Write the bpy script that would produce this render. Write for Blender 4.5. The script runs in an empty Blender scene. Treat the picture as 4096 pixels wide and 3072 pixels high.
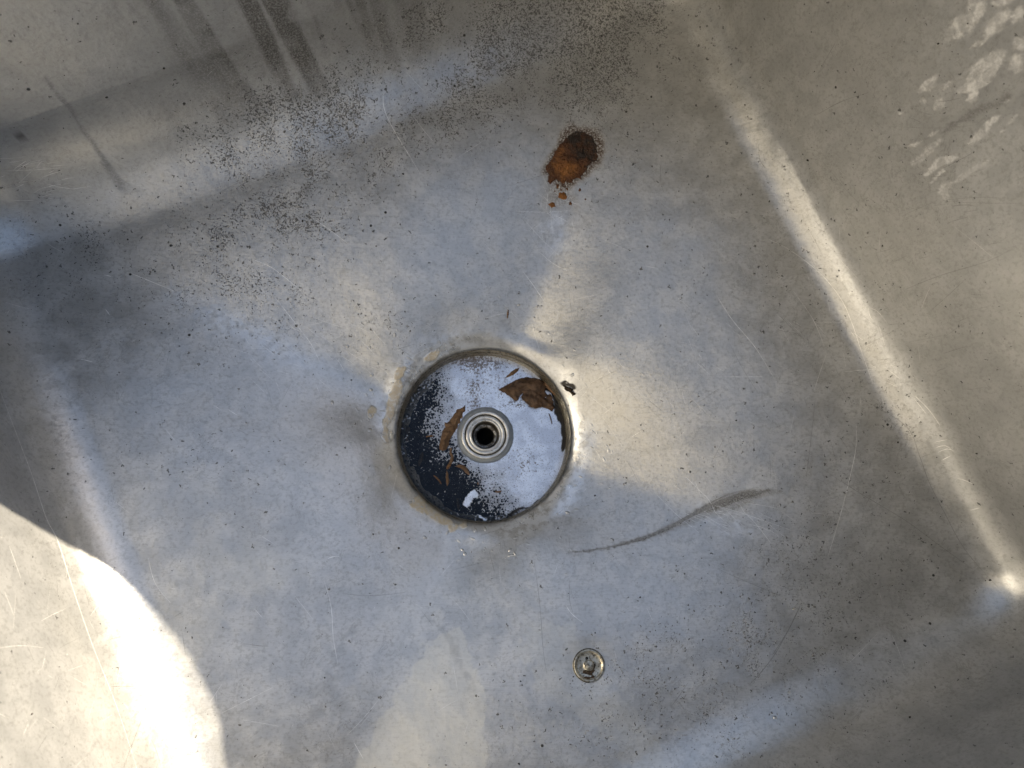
import bpy, bmesh, math, random
import numpy as np
from mathutils import Vector, Matrix
from mathutils.bvhtree import BVHTree
random.seed(7); RNG = np.random.default_rng(7)
sc = bpy.context.scene
COL = sc.collection

# ------------------------------------------------------------------ camera, world, sun, exposure
F = 26 / 36 * 4096; H = 0.5
_n = np.array([1830 - 2048, -(2070 - 1536), -F]); _n /= np.linalg.norm(_n)
_v = np.cross(_n, [0, 0, -1.]); _c = -_n[2]
_K = np.array([[0, -_v[2], _v[1]], [_v[2], 0, -_v[0]], [-_v[1], _v[0], 0]])
R = np.eye(3) + _K + _K @ _K / (1 + _c)
cam_d = bpy.data.cameras.new('camera'); cam = bpy.data.objects.new('camera', cam_d); COL.objects.link(cam)
cam_d.sensor_width = 36; cam_d.lens = 26; cam_d.clip_start = 0.01; cam_d.clip_end = 200
cam_d.dof.use_dof = True; cam_d.dof.focus_distance = 0.50; cam_d.dof.aperture_fstop = 9
cam.matrix_world = Matrix.Translation((0, 0, H)) @ Matrix([list(r) for r in R]).to_4x4()
sc.camera = cam

SUN_EL, SUN_AZ = 34.0, 47.0                       # azimuth counter-clockwise from +X
SUNV = np.array([math.cos(math.radians(SUN_AZ)) * math.cos(math.radians(SUN_EL)),
                 math.sin(math.radians(SUN_AZ)) * math.cos(math.radians(SUN_EL)), math.sin(math.radians(SUN_EL))])
w = bpy.data.worlds.new('World'); sc.world = w; w.use_nodes = True
wn = w.node_tree; bgn = wn.nodes['Background']
sky = wn.nodes.new('ShaderNodeTexSky'); sky.sky_type = 'NISHITA'; sky.sun_disc = False
sky.sun_elevation = math.radians(SUN_EL); sky.sun_rotation = math.radians(90 - SUN_AZ)
sky.air_density = 1.0; sky.dust_density = 0.7; sky.ozone_density = 0.8
wn.links.new(sky.outputs[0], bgn.inputs[0]); bgn.inputs[1].default_value = 0.15
sd = bpy.data.lights.new('sun', 'SUN'); so = bpy.data.objects.new('sun', sd); COL.objects.link(so)
sd.energy = 5.0; sd.angle = math.radians(0.4); sd.color = (1.0, 0.94, 0.83)
so.rotation_euler = Vector(SUNV).to_track_quat('Z', 'Y').to_euler()
so.location = (1, 1, 1.5)
sc.view_settings.view_transform = 'Standard'; sc.view_settings.look = 'None'
sc.view_settings.gamma = 1; sc.view_settings.exposure = 1.3; sc.view_settings.use_white_balance = True; sc.view_settings.white_balance_temperature = 7400; sc.view_settings.white_balance_tint = 10; sc.view_settings.use_curve_mapping = False

# ------------------------------------------------------------------ measured frame of the basin
def unproj(x, y, z=0.0):
    d = R @ np.array([x - 2048, -(y - 1536), -F]); return np.array([0, 0, H]) + d * ((z - H) / d[2])
def proj(p):
    q = (np.asarray(p) - np.array([0, 0, H])) @ R
    return 2048 - F * q[..., 0] / q[..., 2], 1536 + F * q[..., 1] / q[..., 2]
TL, TR, BR, BL = [unproj(*a) for a in [(-202, 845), (2671, -218), (4162, 2514), (1064, 4268)]]
CTR = (TL + TR + BR + BL) / 4
A1 = TR - TL; HU = np.linalg.norm(A1) / 2; A1 /= np.linalg.norm(A1)
A2 = TL - BL; HV = np.linalg.norm(A2) / 2; A2 /= np.linalg.norm(A2)
A3 = np.array([0, 0, 1.])
FR = np.stack([A1, A2, A3], 1); FRI = np.linalg.inv(FR)
def to_uv(p): return (np.asarray(p) - CTR) @ FRI.T
def from_uv(q): return np.asarray(q) @ FR.T + CTR
RIMZ = 0.34; DEP = 0.045; RF = 0.024; RC = 0.052
DZ = -0.0535
DC = unproj(1938, 1738, DZ)                       # drain centre on the floor
RD = np.linalg.norm(unproj(2286, 1738, DZ) - unproj(1592, 1738, DZ)) / 2
CAPC = unproj(2356, 2662, -0.028)

# ------------------------------------------------------------------ numpy noise
def _hash(ix, iy, iz, s):
    h = (ix.astype(np.int64) * 374761393 + iy.astype(np.int64) * 668265263 + iz.astype(np.int64) * 2147483647 + s * 974634777) & 0xffffffff
    h = ((h ^ (h >> 13)) * 1274126177) & 0xffffffff
    h = ((h ^ (h >> 16)) * 2246822519) & 0xffffffff
    return ((h ^ (h >> 15)) & 0xffffff) / float(0xffffff)
def noise(p, s=0):
    p = np.asarray(p, float); i = np.floor(p); f = p - i; f = f * f * f * (f * (f * 6 - 15) + 10); i = i.astype(np.int64)
    r = 0
    for a in (0, 1):
        for b in (0, 1):
            for c in (0, 1):
                wgt = (f[..., 0] if a else 1 - f[..., 0]) * (f[..., 1] if b else 1 - f[..., 1]) * (f[..., 2] if c else 1 - f[..., 2])
                r = r + wgt * _hash(i[..., 0] + a, i[..., 1] + b, i[..., 2] + c, s)
    return r * 2 - 1
def fbm(p, s=0, o=4):
    r = 0; a = 0.5; p = np.asarray(p, float)
    for k in range(o): r = r + a * noise(p, s + k * 13); a *= 0.5; p = p * 2.03 + 3.1
    return r
def sstep(a, b, x):
    t = np.clip((x - a) / (b - a), 0, 1); return t * t * (3 - 2 * t)
def sd_poly(px, py, poly):                        # signed distance, negative inside
    d = np.full(px.shape, 1e18); ins = np.zeros(px.shape, bool); n = len(poly)
    for i in range(n):
        x0, y0 = poly[i]; x1, y1 = poly[(i + 1) % n]; ex, ey = x1 - x0, y1 - y0
        t = np.clip(((px - x0) * ex + (py - y0) * ey) / (ex * ex + ey * ey + 1e-9), 0, 1)
        d = np.minimum(d, (px - x0 - t * ex) ** 2 + (py - y0 - t * ey) ** 2)
        c = ((y0 > py) != (y1 > py)) & (px < (x1 - x0) * (py - y0) / (y1 - y0 + 1e-12) + x0)
        ins ^= c
    return np.sqrt(d) * np.where(ins, -1, 1)
def sd_line(px, py, pts, ws):                     # distance divided by local width
    d = np.full(px.shape, 1e9)
    for i in range(len(pts) - 1):
        (x0, y0), (x1, y1) = pts[i], pts[i + 1]; ex, ey = x1 - x0, y1 - y0
        t = np.clip(((px - x0) * ex + (py - y0) * ey) / (ex * ex + ey * ey), 0, 1)
        ww = ws[i] + (ws[i + 1] - ws[i]) * t
        d = np.minimum(d, np.hypot(px - x0 - t * ex, py - y0 - t * ey) / ww)
    return d
def blob(px, py, cx, cy, rx, ry, rot=0):
    c, s = math.cos(math.radians(rot)), math.sin(math.radians(rot))
    dx, dy = px - cx, py - cy
    return np.exp(-(((dx * c + dy * s) / rx) ** 2 + ((-dx * s + dy * c) / ry) ** 2))

# ------------------------------------------------------------------ helpers
def props(o, label=None, cat=None, group=None, kind=None):
    if label: o['label'] = label
    if cat: o['category'] = cat
    if group: o['group'] = group
    if kind: o['kind'] = kind
    return o
def mk(name, verts, faces, mat, parent=None, smooth=True):
    me = bpy.data.meshes.new(name); me.from_pydata([tuple(v) for v in verts], [], faces); me.update()
    if smooth: me.polygons.foreach_set('use_smooth', [True] * len(me.polygons))
    for m in (mat if isinstance(mat, (list, tuple)) else [mat]): me.materials.append(m)
    o = bpy.data.objects.new(name, me); COL.objects.link(o)
    if parent: o.parent = parent
    return o
def attr(o, name, vals):
    a = o.data.attributes.new(name, 'FLOAT', 'POINT'); a.data.foreach_set('value', np.asarray(vals, np.float32))
def grid_faces(nr, nt, wrap=True):
    j, i = np.meshgrid(np.arange(nr - 1), np.arange(nt if wrap else nt - 1), indexing='ij')
    i2 = (i + 1) % nt
    return np.stack([j * nt + i, j * nt + i2, (j + 1) * nt + i2, (j + 1) * nt + i], -1).reshape(-1, 4)
def mk_np(name, V, Fq, mat, parent=None):
    me = bpy.data.meshes.new(name); me.vertices.add(len(V)); me.vertices.foreach_set('co', V.astype(np.float32).ravel())
    me.loops.add(Fq.size); me.loops.foreach_set('vertex_index', Fq.astype(np.int32).ravel())
    me.polygons.add(len(Fq)); me.polygons.foreach_set('loop_start', np.arange(0, Fq.size, Fq.shape[1], dtype=np.int32))
    me.polygons.foreach_set('use_smooth', np.ones(len(Fq), bool)); me.update(calc_edges=True); me.validate()
    for m in (mat if isinstance(mat, (list, tuple)) else [mat]): me.materials.append(m)
    o = bpy.data.objects.new(name, me); COL.objects.link(o)
    if parent: o.parent = parent
    return o
def lathe(name, prof, mat, parent=None, loc=(0, 0, 0), n=128, normal=None, wob=0.0):
    V = []; 
    for k, (r, z) in enumerate(prof):
        for i in range(n):
            a = 2 * math.pi * i / n; rr = r * (1 + wob * math.sin(3 * a + 1) + wob * .6 * math.sin(7 * a))
            V.append((rr * math.cos(a), rr * math.sin(a), z))
    o = mk_np(name, np.array(V), grid_faces(len(prof), n), mat, parent)
    o.location = loc
    if normal is not None: o.rotation_euler = Vector(normal).to_track_quat('Z', 'Y').to_euler()
    return o

class NT:
    def __init__(s, name):
        s.m = bpy.data.materials.new(name); s.m.use_nodes = True; s.t = s.m.node_tree; s.n = s.t.nodes; s.l = s.t.links
        s.b = s.n['Principled BSDF']; s.out = s.n['Material Output']
        s.co = s.n.new('ShaderNodeTexCoord').outputs['Object']
    def _in(s, sock, v):
        if v is None: return
        if isinstance(v, bpy.types.NodeSocket): s.l.new(v, sock)
        else:
            if isinstance(v, (tuple, list)) and len(v) == 3 and sock.type == 'RGBA': v = (*v, 1)
            sock.default_value = v
    def noise(s, scale, detail=3, rough=0.5, vec=None, dist=0.0):
        n = s.n.new('ShaderNodeTexNoise'); s._in(n.inputs['Vector'], vec or s.co); n.inputs['Scale'].default_value = scale
        n.inputs['Detail'].default_value = detail; n.inputs['Roughness'].default_value = rough; n.inputs['Distortion'].default_value = dist
        return n.outputs['Fac']
    def vor(s, scale, feature='F1', vec=None, out='Distance', rnd=1.0):
        n = s.n.new('ShaderNodeTexVoronoi'); n.feature = feature; s._in(n.inputs['Vector'], vec or s.co)
        n.inputs['Scale'].default_value = scale; n.inputs['Randomness'].default_value = rnd
        return n.outputs[out]
    def math(s, op, a, b=None, c=None, clamp=False):
        n = s.n.new('ShaderNodeMath'); n.operation = op; n.use_clamp = clamp
        s._in(n.inputs[0], a); s._in(n.inputs[1], b); s._in(n.inputs[2], c); return n.outputs[0]
    def step(s, x, a, b, lo=0.0, hi=1.0):
        n = s.n.new('ShaderNodeMapRange'); n.interpolation_type = 'SMOOTHSTEP'
        s._in(n.inputs['Value'], x); s._in(n.inputs['From Min'], a); s._in(n.inputs['From Max'], b)
        s._in(n.inputs['To Min'], lo); s._in(n.inputs['To Max'], hi); return n.outputs[0]
    def mix(s, f, a, b, mode='MIX'):
        n = s.n.new('ShaderNodeMix'); n.data_type = 'RGBA'; n.blend_type = mode
        s._in(n.inputs[0], f); s._in(n.inputs[6], a); s._in(n.inputs[7], b); return n.outputs[2]
    def attr(s, name):
        n = s.n.new('ShaderNodeAttribute'); n.attribute_name = name; return n.outputs['Fac']
    def map(s, scale, rot=(0, 0, 0), vec=None):
        n = s.n.new('ShaderNodeMapping'); s._in(n.inputs['Vector'], vec or s.co); n.inputs['Scale'].default_value = scale; n.inputs['Rotation'].default_value = rot
        return n.outputs[0]
    def bump(s, h, dist, strength=1.0, nrm=None):
        n = s.n.new('ShaderNodeBump'); n.inputs['Strength'].default_value = strength; n.inputs['Distance'].default_value = dist
        s._in(n.inputs['Height'], h)
        if nrm: s.l.new(nrm, n.inputs['Normal'])
        return n.outputs[0]
    def fin(s, base=None, rough=None, metal=None, nrm=None, spec=None):
        for k, v in (('Base Color', base), ('Roughness', rough), ('Metallic', metal), ('Normal', nrm), ('Specular IOR Level', spec)):
            s._in(s.b.inputs[k], v)
        return s.m

# ------------------------------------------------------------------ materials
def steel_mat():
    t = NT('worn_stainless_steel')
    big = t.noise(14, 4, .6); mid = t.noise(60, 5, .62, dist=.4); fine = t.noise(420, 3, .6); grain = t.noise(2300, 2, .6)
    base = t.mix(t.step(mid, .36, .66), (.455, .452, .44), (.555, .55, .535))
    base = t.mix(t.math('MULTIPLY', t.step(big, .45, .7), .25), base, (.40, .385, .36))
    base = t.mix(t.math('MULTIPLY', t.step(fine, .48, .68), .48), base, (.30, .29, .27))
    # cracked water-mark edges
    ws = t.noise(38, 6, .68, dist=.6); edge = t.math('ABSOLUTE', t.math('SUBTRACT', ws, .53))
    base = t.mix(t.math('MULTIPLY', t.step(edge, .0, .010, 1, 0), t.math('MULTIPLY', t.step(big, .38, .58), .6)), base, (.27, .26, .24))
    gr = t.noise(1.0, 3, .6, vec=t.map((60, 1500, 1500), (0, 0, -math.radians(22))))
    base = t.mix(t.math('MULTIPLY', t.step(gr, .45, .72), .28), base, (.30, .295, .28))
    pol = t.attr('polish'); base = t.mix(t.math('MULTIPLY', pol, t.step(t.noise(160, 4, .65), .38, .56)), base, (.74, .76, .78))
    film = t.attr('film'); base = t.mix(film, base, (.70, .67, .58))
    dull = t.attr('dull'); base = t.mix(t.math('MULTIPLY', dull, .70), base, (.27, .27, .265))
    # brushed-on dirt in the streaks
    st = t.attr('streak'); sn = t.step(t.noise(900, 3, .7), .34, .60)
    st2 = t.math('MULTIPLY', st, t.math('MULTIPLY_ADD', sn, .55, .45)); base = t.mix(st2, base, (.085, .08, .072))
    # dark specks whose share follows the measured dirt
    sp = t.attr('speck')
    n1 = t.noise(850, 3, .66, dist=.6); th = t.math('MULTIPLY_ADD', sp, -.235, .735)
    s1 = t.step(n1, th, t.math('ADD', th, .035))
    wv = t.n.new('ShaderNodeVectorMath'); wv.operation = 'MULTIPLY_ADD'; wn_ = t.n.new('ShaderNodeTexNoise'); wn_.inputs['Scale'].default_value = 500; t.l.new(t.co, wn_.inputs['Vector'])
    t.l.new(wn_.outputs['Color'], wv.inputs[0]); wv.inputs[1].default_value = (.005, .005, .005); t.l.new(t.co, wv.inputs[2]); wv = wv.outputs[0]
    th2 = t.math('MULTIPLY_ADD', sp, -.19, .73); s1 = t.math('MAXIMUM', s1, t.step(t.noise(340, 5, .7, dist=.8), th2, t.math('ADD', th2, .05))); v1 = t.vor(560, vec=wv); r1 = t.vor(560, vec=wv, out='Color'); sep = t.n.new('ShaderNodeSeparateColor'); t.l.new(r1, sep.inputs[0])
    sel = t.math('LESS_THAN', sep.outputs[0], t.math('MULTIPLY_ADD', sp, .60, .01))
    rad = t.math('MULTIPLY', t.math('POWER', sep.outputs[2], 2.5), .5); s2 = t.math('MULTIPLY', t.step(t.math('SUBTRACT', v1, rad), -.03, .05, 1, 0), sel)
    v3 = t.vor(95, out='Color'); sep3 = t.n.new('ShaderNodeSeparateColor'); t.l.new(v3, sep3.inputs[0])
    s3 = t.math('MULTIPLY', t.step(t.vor(95), .07, .11, 1, 0), t.math('LESS_THAN', sep3.outputs[1], t.math('MULTIPLY_ADD', sp, .30, .015)))
    s = t.math('MAXIMUM', t.math('MAXIMUM', t.math('MULTIPLY', s1, .8), t.math('MULTIPLY', s2, .8)), s3)
    base = t.mix(s, base, (.035, .033, .03))
    rg = t.noise(620, 5, .72); rg2 = t.math('MULTIPLY', t.math('SUBTRACT', rg, .5), 1.5)
    def ragged_attr(nm, a, b): 
        q = t.attr(nm); return t.math('MULTIPLY', t.step(t.math('ADD', q, rg2), a, b), t.step(q, .02, .12))
    wh = t.math('MULTIPLY', ragged_attr('white', .12, .95), t.step(t.noise(170, 5, .7), .40, .60, .30, .90)); base = t.mix(wh, base, (.72, .71, .69))
    tn = t.attr('tan'); base = t.mix(t.math('MULTIPLY', tn, t.step(t.noise(420, 4, .7), .34, .56, .35, 1)), base, (.52, .42, .27))
    rs = t.attr('rust'); base = t.mix(t.math('MULTIPLY', rs, t.step(t.noise(800, 4, .7), .34, .56)), base, (.055, .027, .014)); dk = t.attr('mud'); base = t.mix(dk, base, (.03, .024, .018))
    nonmet = t.math('ADD', t.math('ADD', t.math('MULTIPLY', s, .8), wh), t.math('ADD', tn, t.math('ADD', t.math('ADD', dk, rs), t.math('ADD', t.math('MULTIPLY', st2, .7), t.math('MULTIPLY', film, .25)))), clamp=True)
    metal = t.math('MULTIPLY', t.math('SUBTRACT', 1.0, nonmet, clamp=True), .54)
    ro = t.step(mid, .35, .7, .30, .40); ro = t.math('ADD', ro, t.math('MULTIPLY', nonmet, .25)); ro = t.math('SUBTRACT', ro, t.math('MULTIPLY', pol, .06))
    b = t.bump(grain, .00005, .5); b = t.bump(fine, .0003, .35, b); b = t.bump(t.noise(45, 3, .55), .004, .14, b); b = t.bump(t.math('ADD', s, t.math('MULTIPLY', tn, 2)), .0003, .8, b)
    return t.fin(base, ro, metal, b)
M_STEEL = steel_mat()
def simple(name, c1, c2, scale, rough=.8, metal=0., bd=.0003, detail=5, c3=None, spec=.3):
    t = NT(name); n = t.noise(scale, detail, .65); base = t.mix(t.step(n, .35, .65), c1, c2)
    if c3: base = t.mix(t.step(t.noise(scale * 2.7, 4, .7), .55, .68), base, c3)
    return t.fin(base, rough, metal, t.bump(t.noise(scale * 1.7, 4, .65), bd, .8), spec)
M_SCR_L = simple('bright_scratch_metal', (.88, .87, .84), (.66, .65, .62), 300, .38, .45, .00005)
M_SCR_D = simple('dark_scratch_line', (.27, .265, .25), (.36, .355, .34), 500, .5, .6, .00005)
M_SCR_S = simple('faint_smear_line', (.20, .195, .185), (.32, .31, .29), 700, .5, .75, .00003)
M_LEAF = simple('brown_leaf_skin', (.05, .029, .017), (.125, .072, .041), 170, .62, 0, .0006, 6, (.05, .028, .016))
M_LEAF2 = simple('tan_leaf_skin', (.12, .068, .036), (.20, .115, .062), 190, .65, 0, .0005, 6, (.08, .045, .024))
M_TWIG = simple('orange_twig_bark', (.20, .10, .042), (.11, .058, .028), 400, .7, 0, .0003)
M_SUNK = simple('sodden_dark_leaf', (.03, .022, .014), (.055, .038, .022), 200, .7, 0, .0003)
M_GRIT = simple('black_grit', (.02, .018, .015), (.07, .06, .05), 900, .8, 0, .0002)
M_SAND = simple('pale_sand_grain', (.75, .73, .68), (.5, .48, .44), 900, .35, 0, .0001, spec=.6)
M_SLUDGE = simple('black_sludge', (.010, .009, .008), (.04, .033, .024), 350, .6, 0, .0006)
M_GROUND = simple('concrete_ground', (.28, .27, .25), (.36, .35, .32), 6, .9, 0, .002)
def steel_ring(name, c1, c2, rough, dirt):
    t = NT(name); n = t.noise(260, 5, .65); base = t.mix(t.step(n, .4, .62), c1, c2)
    d = t.step(t.noise(520, 4, .7), 1 - dirt, 1.06 - dirt); base = t.mix(d, base, (.05, .04, .03))
    return t.fin(base, rough, t.math('MULTIPLY', t.math('SUBTRACT', 1, d), .75), t.bump(n, .0002, .6))
M_RING = steel_ring('scaled_steel_ring', (.52, .51, .48), (.68, .67, .64), .40, .40)
M_GROOVE = steel_ring('grimy_groove', (.16, .13, .085), (.08, .065, .04), .45, .55)
M_CUPW = steel_ring('stained_cup_steel', (.33, .30, .24), (.22, .19, .14), .42, .46)
M_CAP = steel_ring('tarnished_cap_steel', (.42, .40, .34), (.26, .23, .17), .36, .44)
M_BLACK = simple('pipe_darkness', (.004, .004, .004), (.008, .007, .006), 200, .8, 0, .0002)
M_PIPE = simple('slimy_pipe', (.045, .032, .015), (.015, .012, .008), 350, .35, 0, .0005, c3=(.22, .21, .19))

# ------------------------------------------------------------------ basin
basin = bpy.data.objects.new('steel_basin', None); COL.objects.link(basin)
props(basin, 'square weathered stainless steel basin with a round drain recess in its floor', 'basin')
duv = to_uv(DC)[:2]
NTH = 1500
def outline(d, th):
    """rounded rectangle, inset d, seen from the drain at angle th (uv frame)"""
    hu, hv = HU - d, HV - d; r = np.maximum(RC - d, .012)
    # ray march in polar form about the drain: solve by bisection
    lo = np.zeros_like(th); hi = np.full_like(th, .9); cx, sx = np.cos(th), np.sin(th)
    for _ in range(34):
        m = (lo + hi) / 2; x = np.abs(duv[0] + m * cx) - (hu - r); y = np.abs(duv[1] + m * sx) - (hv - r)
        s = np.hypot(np.maximum(x, 0), np.maximum(y, 0)) + np.minimum(np.maximum(x, y), 0) - r
        hi = np.where(s > 0, m, hi); lo = np.where(s > 0, lo, m)
    return (lo + hi) / 2
th = np.arange(NTH) * 2 * math.pi / NTH
_r0 = outline(np.zeros_like(th), th); _pu = (duv[0] + _r0 * np.cos(th)) / HU; _pv = (duv[1] + _r0 * np.sin(th)) / HV
def _w(a): return np.clip((a - .86) / .14, 0, 1) ** 2
_ws = [_w(_pu), _w(_pv), _w(-_pu), _w(-_pv)]
RFA = (.028 * _ws[0] + .060 * _ws[1] + .036 * _ws[2] + .055 * _ws[3]) / (sum(_ws) + 1e-9)   # bend radius: tight on the right, wide on top
FLA = (.030 * _ws[0] + .095 * _ws[1] + .012 * _ws[2] + .020 * _ws[3]) / (sum(_ws) + 1e-9); FLA = np.convolve(np.concatenate([FLA[-50:], FLA, FLA[:50]]), np.ones(101) / 101, 'valid')
_k = np.hanning(61); _k /= _k.sum(); RFA = np.convolve(np.concatenate([RFA[-30:], RFA, RFA[:30]]), _k, 'valid')
def floor_z(u, v):
    # four pressed facets meeting in soft valleys that run from the corners to the drain
    du, dv = u - duv[0], v - duv[1]
    fu = np.where(du > 0, du / (HU - duv[0]), -du / (HU + duv[0])); fv = np.where(dv > 0, dv / (HV - duv[1]), -dv / (HV + duv[1]))
    t = (np.clip(fu, 1e-4, 2) ** 16 + np.clip(fv, 1e-4, 2) ** 16) ** (1 / 16)
    rr = np.hypot(u - duv[0], v - duv[1]) - RD
    return -DEP * (1 - np.minimum(t, 1)) - .018 * np.exp(-np.maximum(rr, 0) / .060)
# drain circle in world -> uv radius per angle
dirs = np.stack([np.cos(th), np.sin(th), 0 * th], 1) @ FR.T; circ = RD / np.linalg.norm(dirs, axis=1)
rings = []; r_fl = outline(RFA, th)
NFL = 260
for k in range(NFL):
    s = (k / (NFL - 1)); rr = circ + (r_fl - circ) * s
    u = duv[0] + rr * np.cos(th); v = duv[1] + rr * np.sin(th)
    rings.append(np.stack([u, v, floor_z(u, v)], 1))
zf = rings[-1][:, 2]
for k in range(1, 19):
    ph = k / 18 * math.pi / 2; d = RFA * (1 - math.sin(ph)); rr = outline(d, th)
    u = duv[0] + rr * np.cos(th); v = duv[1] + rr * np.sin(th)
    rings.append(np.stack([u, v, zf * (1 - k / 18) + RFA * (1 - math.cos(ph))], 1))
ro = outline(0, th); NW = 190
for k in range(1, NW):
    t = k / (NW - 1); z = RFA + (RIMZ - RFA) * t
    rr = ro + FLA * t                              # walls lean outwards, the top one most
    rings.append(np.stack([duv[0] + rr * np.cos(th), duv[1] + rr * np.sin(th), z], 1))
UV = np.array(rings).reshape(-1, 3); NR = len(rings)
ring_i = np.repeat(np.arange(NR), NTH)
P = from_uv(UV)
rdr = np.hypot(P[:, 0] - DC[0], P[:, 1] - DC[1]); ang = np.arctan2(P[:, 1] - DC[1], P[:, 0] - DC[0])
# dents, weld pull around the drain, dish round the cap, lip rolled into the drain
isfl = ring_i < NFL + 10
und = fbm(P * 9 + 5, 3, 2) * .0022 + fbm(P * 26, 9, 2) * .00035
fade = sstep(RD, RD + .03, rdr)
_ca = [math.atan2(*(q - DC)[1::-1]) for q in (TL, TR, BR, BL)]
star = -.0034 * np.cos(4 * (ang - np.angle(sum(np.exp(4j * a) for a in _ca)) / 4)) * np.exp(-((rdr - RD - .050) / .055) ** 2) + .0012 * np.cos(7 * ang + 2) * np.exp(-((rdr - RD - .02) / .035) ** 2)
dimp = -.0009 * np.exp(-(np.hypot(P[:, 0] - CAPC[0], P[:, 1] - CAPC[1]) / .017) ** 4)
P[:, 2] += np.where(isfl, und * fade + star * sstep(RD, RD + .02, rdr) + dimp, 0)
P[:, 2] += -.0030 * np.exp(-((rdr - RD) / .0022)) + .0005 * np.exp(-((rdr - RD - .010) / .006) ** 2)
wl = sstep(NFL + 8, NFL + 30, ring_i)
nrm_uv = np.stack([np.cos(th), np.sin(th), 0 * th], 1) @ FR.T
P += (np.tile(nrm_uv, (NR, 1)) * (fbm(P * 7 + 20, 5, 2) * .004 * wl)[:, None])
bowl = mk_np('bowl', P, grid_faces(NR, NTH)[:, ::-1], [M_STEEL, M_SCR_L, M_SCR_D, M_SCR_S], basin)
VX, VY = proj(P)
PN = P * 1.0
wx = VX + fbm(PN * 60, 31, 4) * 60; wy = VY + fbm(PN * 60, 47, 4) * 60     # ragged outlines
# --- dirt maps, some also carrying painted shade
sp = np.full(len(P), .06)
for b in [(2250, 60, 480, 260, .75), (1750, 300, 520, 260, .45), (2420, 230, 110, 330, 1.5), (2300, 30, 420, 110, .7), (1250, 620, 430, 190, .75), (1080, 860, 260, 130, 1.1),
          (1500, 430, 620, 110, .55), (1900, 150, 500, 160, .35), (1000, 520, 300, 110, .35), (900, 1180, 420, 170, .40), (120, 1000, 480, 260, .42), (1350, 1300, 400, 120, .3), (3350, 2250, 420, 330, .32),
          (2650, 2720, 380, 200, .35), (3150, 2650, 500, 300, .30), (3500, 1750, 200, 260, .4), (700, 1850, 420, 110, .30), (2450, 2950, 600, 200, .25), (3200, 900, 500, 500, .14)]:
    sp += b[4] * blob(VX, VY, *b[:4])
sp *= 1.0 + .9 * np.clip(fbm(PN * 35, 61, 4) * 1.6 + .25, -.5, 1.2)
sp *= .55 + .75 * sstep(-.3, .4, fbm(PN * 110, 63, 3)); sp = .90 * (1 - np.exp(-(np.clip(sp, 0, 2) / .72) ** 1.4))
u, v, z = UV[:, 0], UV[:, 1], UV[:, 2]
topw = sstep(-.012, .02, z) * sstep(HV - .12, HV - .06, v) * (np.abs(u) < HU + .05)
sn = noise(np.stack([u * 60 + z * 6, z * 5, 0 * u], 1), 71) * .6 + noise(np.stack([u * 150 + z * 15, z * 9, 0 * u + 4], 1), 72) * .4
sn2 = noise(np.stack([u * 330 + z * 20, z * 14, 0 * u + 9], 1), 73)
streak = topw * np.clip(sstep(-.12, .5, sn + .25 * sn2) * 1.0 + .24, 0, 1) * np.clip(1.15 * blob(VX, VY, 1080, 40, 520, 330, 8) + .14, 0, 1) * sstep(2100, 1700, VX)
dl = [(185, 315), (222, 370), (278, 435), (315, 505), (361, 555), (398, 611), (444, 685), (482, 745)]
dd = sd_line(wx * .25 + VX * .75, wy * .25 + VY * .75, dl, [7, 8, 10, 9, 11, 9, 12, 20])
streak = np.maximum(streak * (.65 + .5 * sstep(-.3, .3, fbm(PN * 60, 74, 4))), .50 * sstep(1.5, .5, dd) * (.6 + .4 * sstep(-.3, .3, fbm(PN * 160, 75, 3))))
streak = np.maximum(streak, .22 * sstep(1.6, .2, sd_line(wx, wy, [(480, 740), (600, 725)], [14, 5])))
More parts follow.
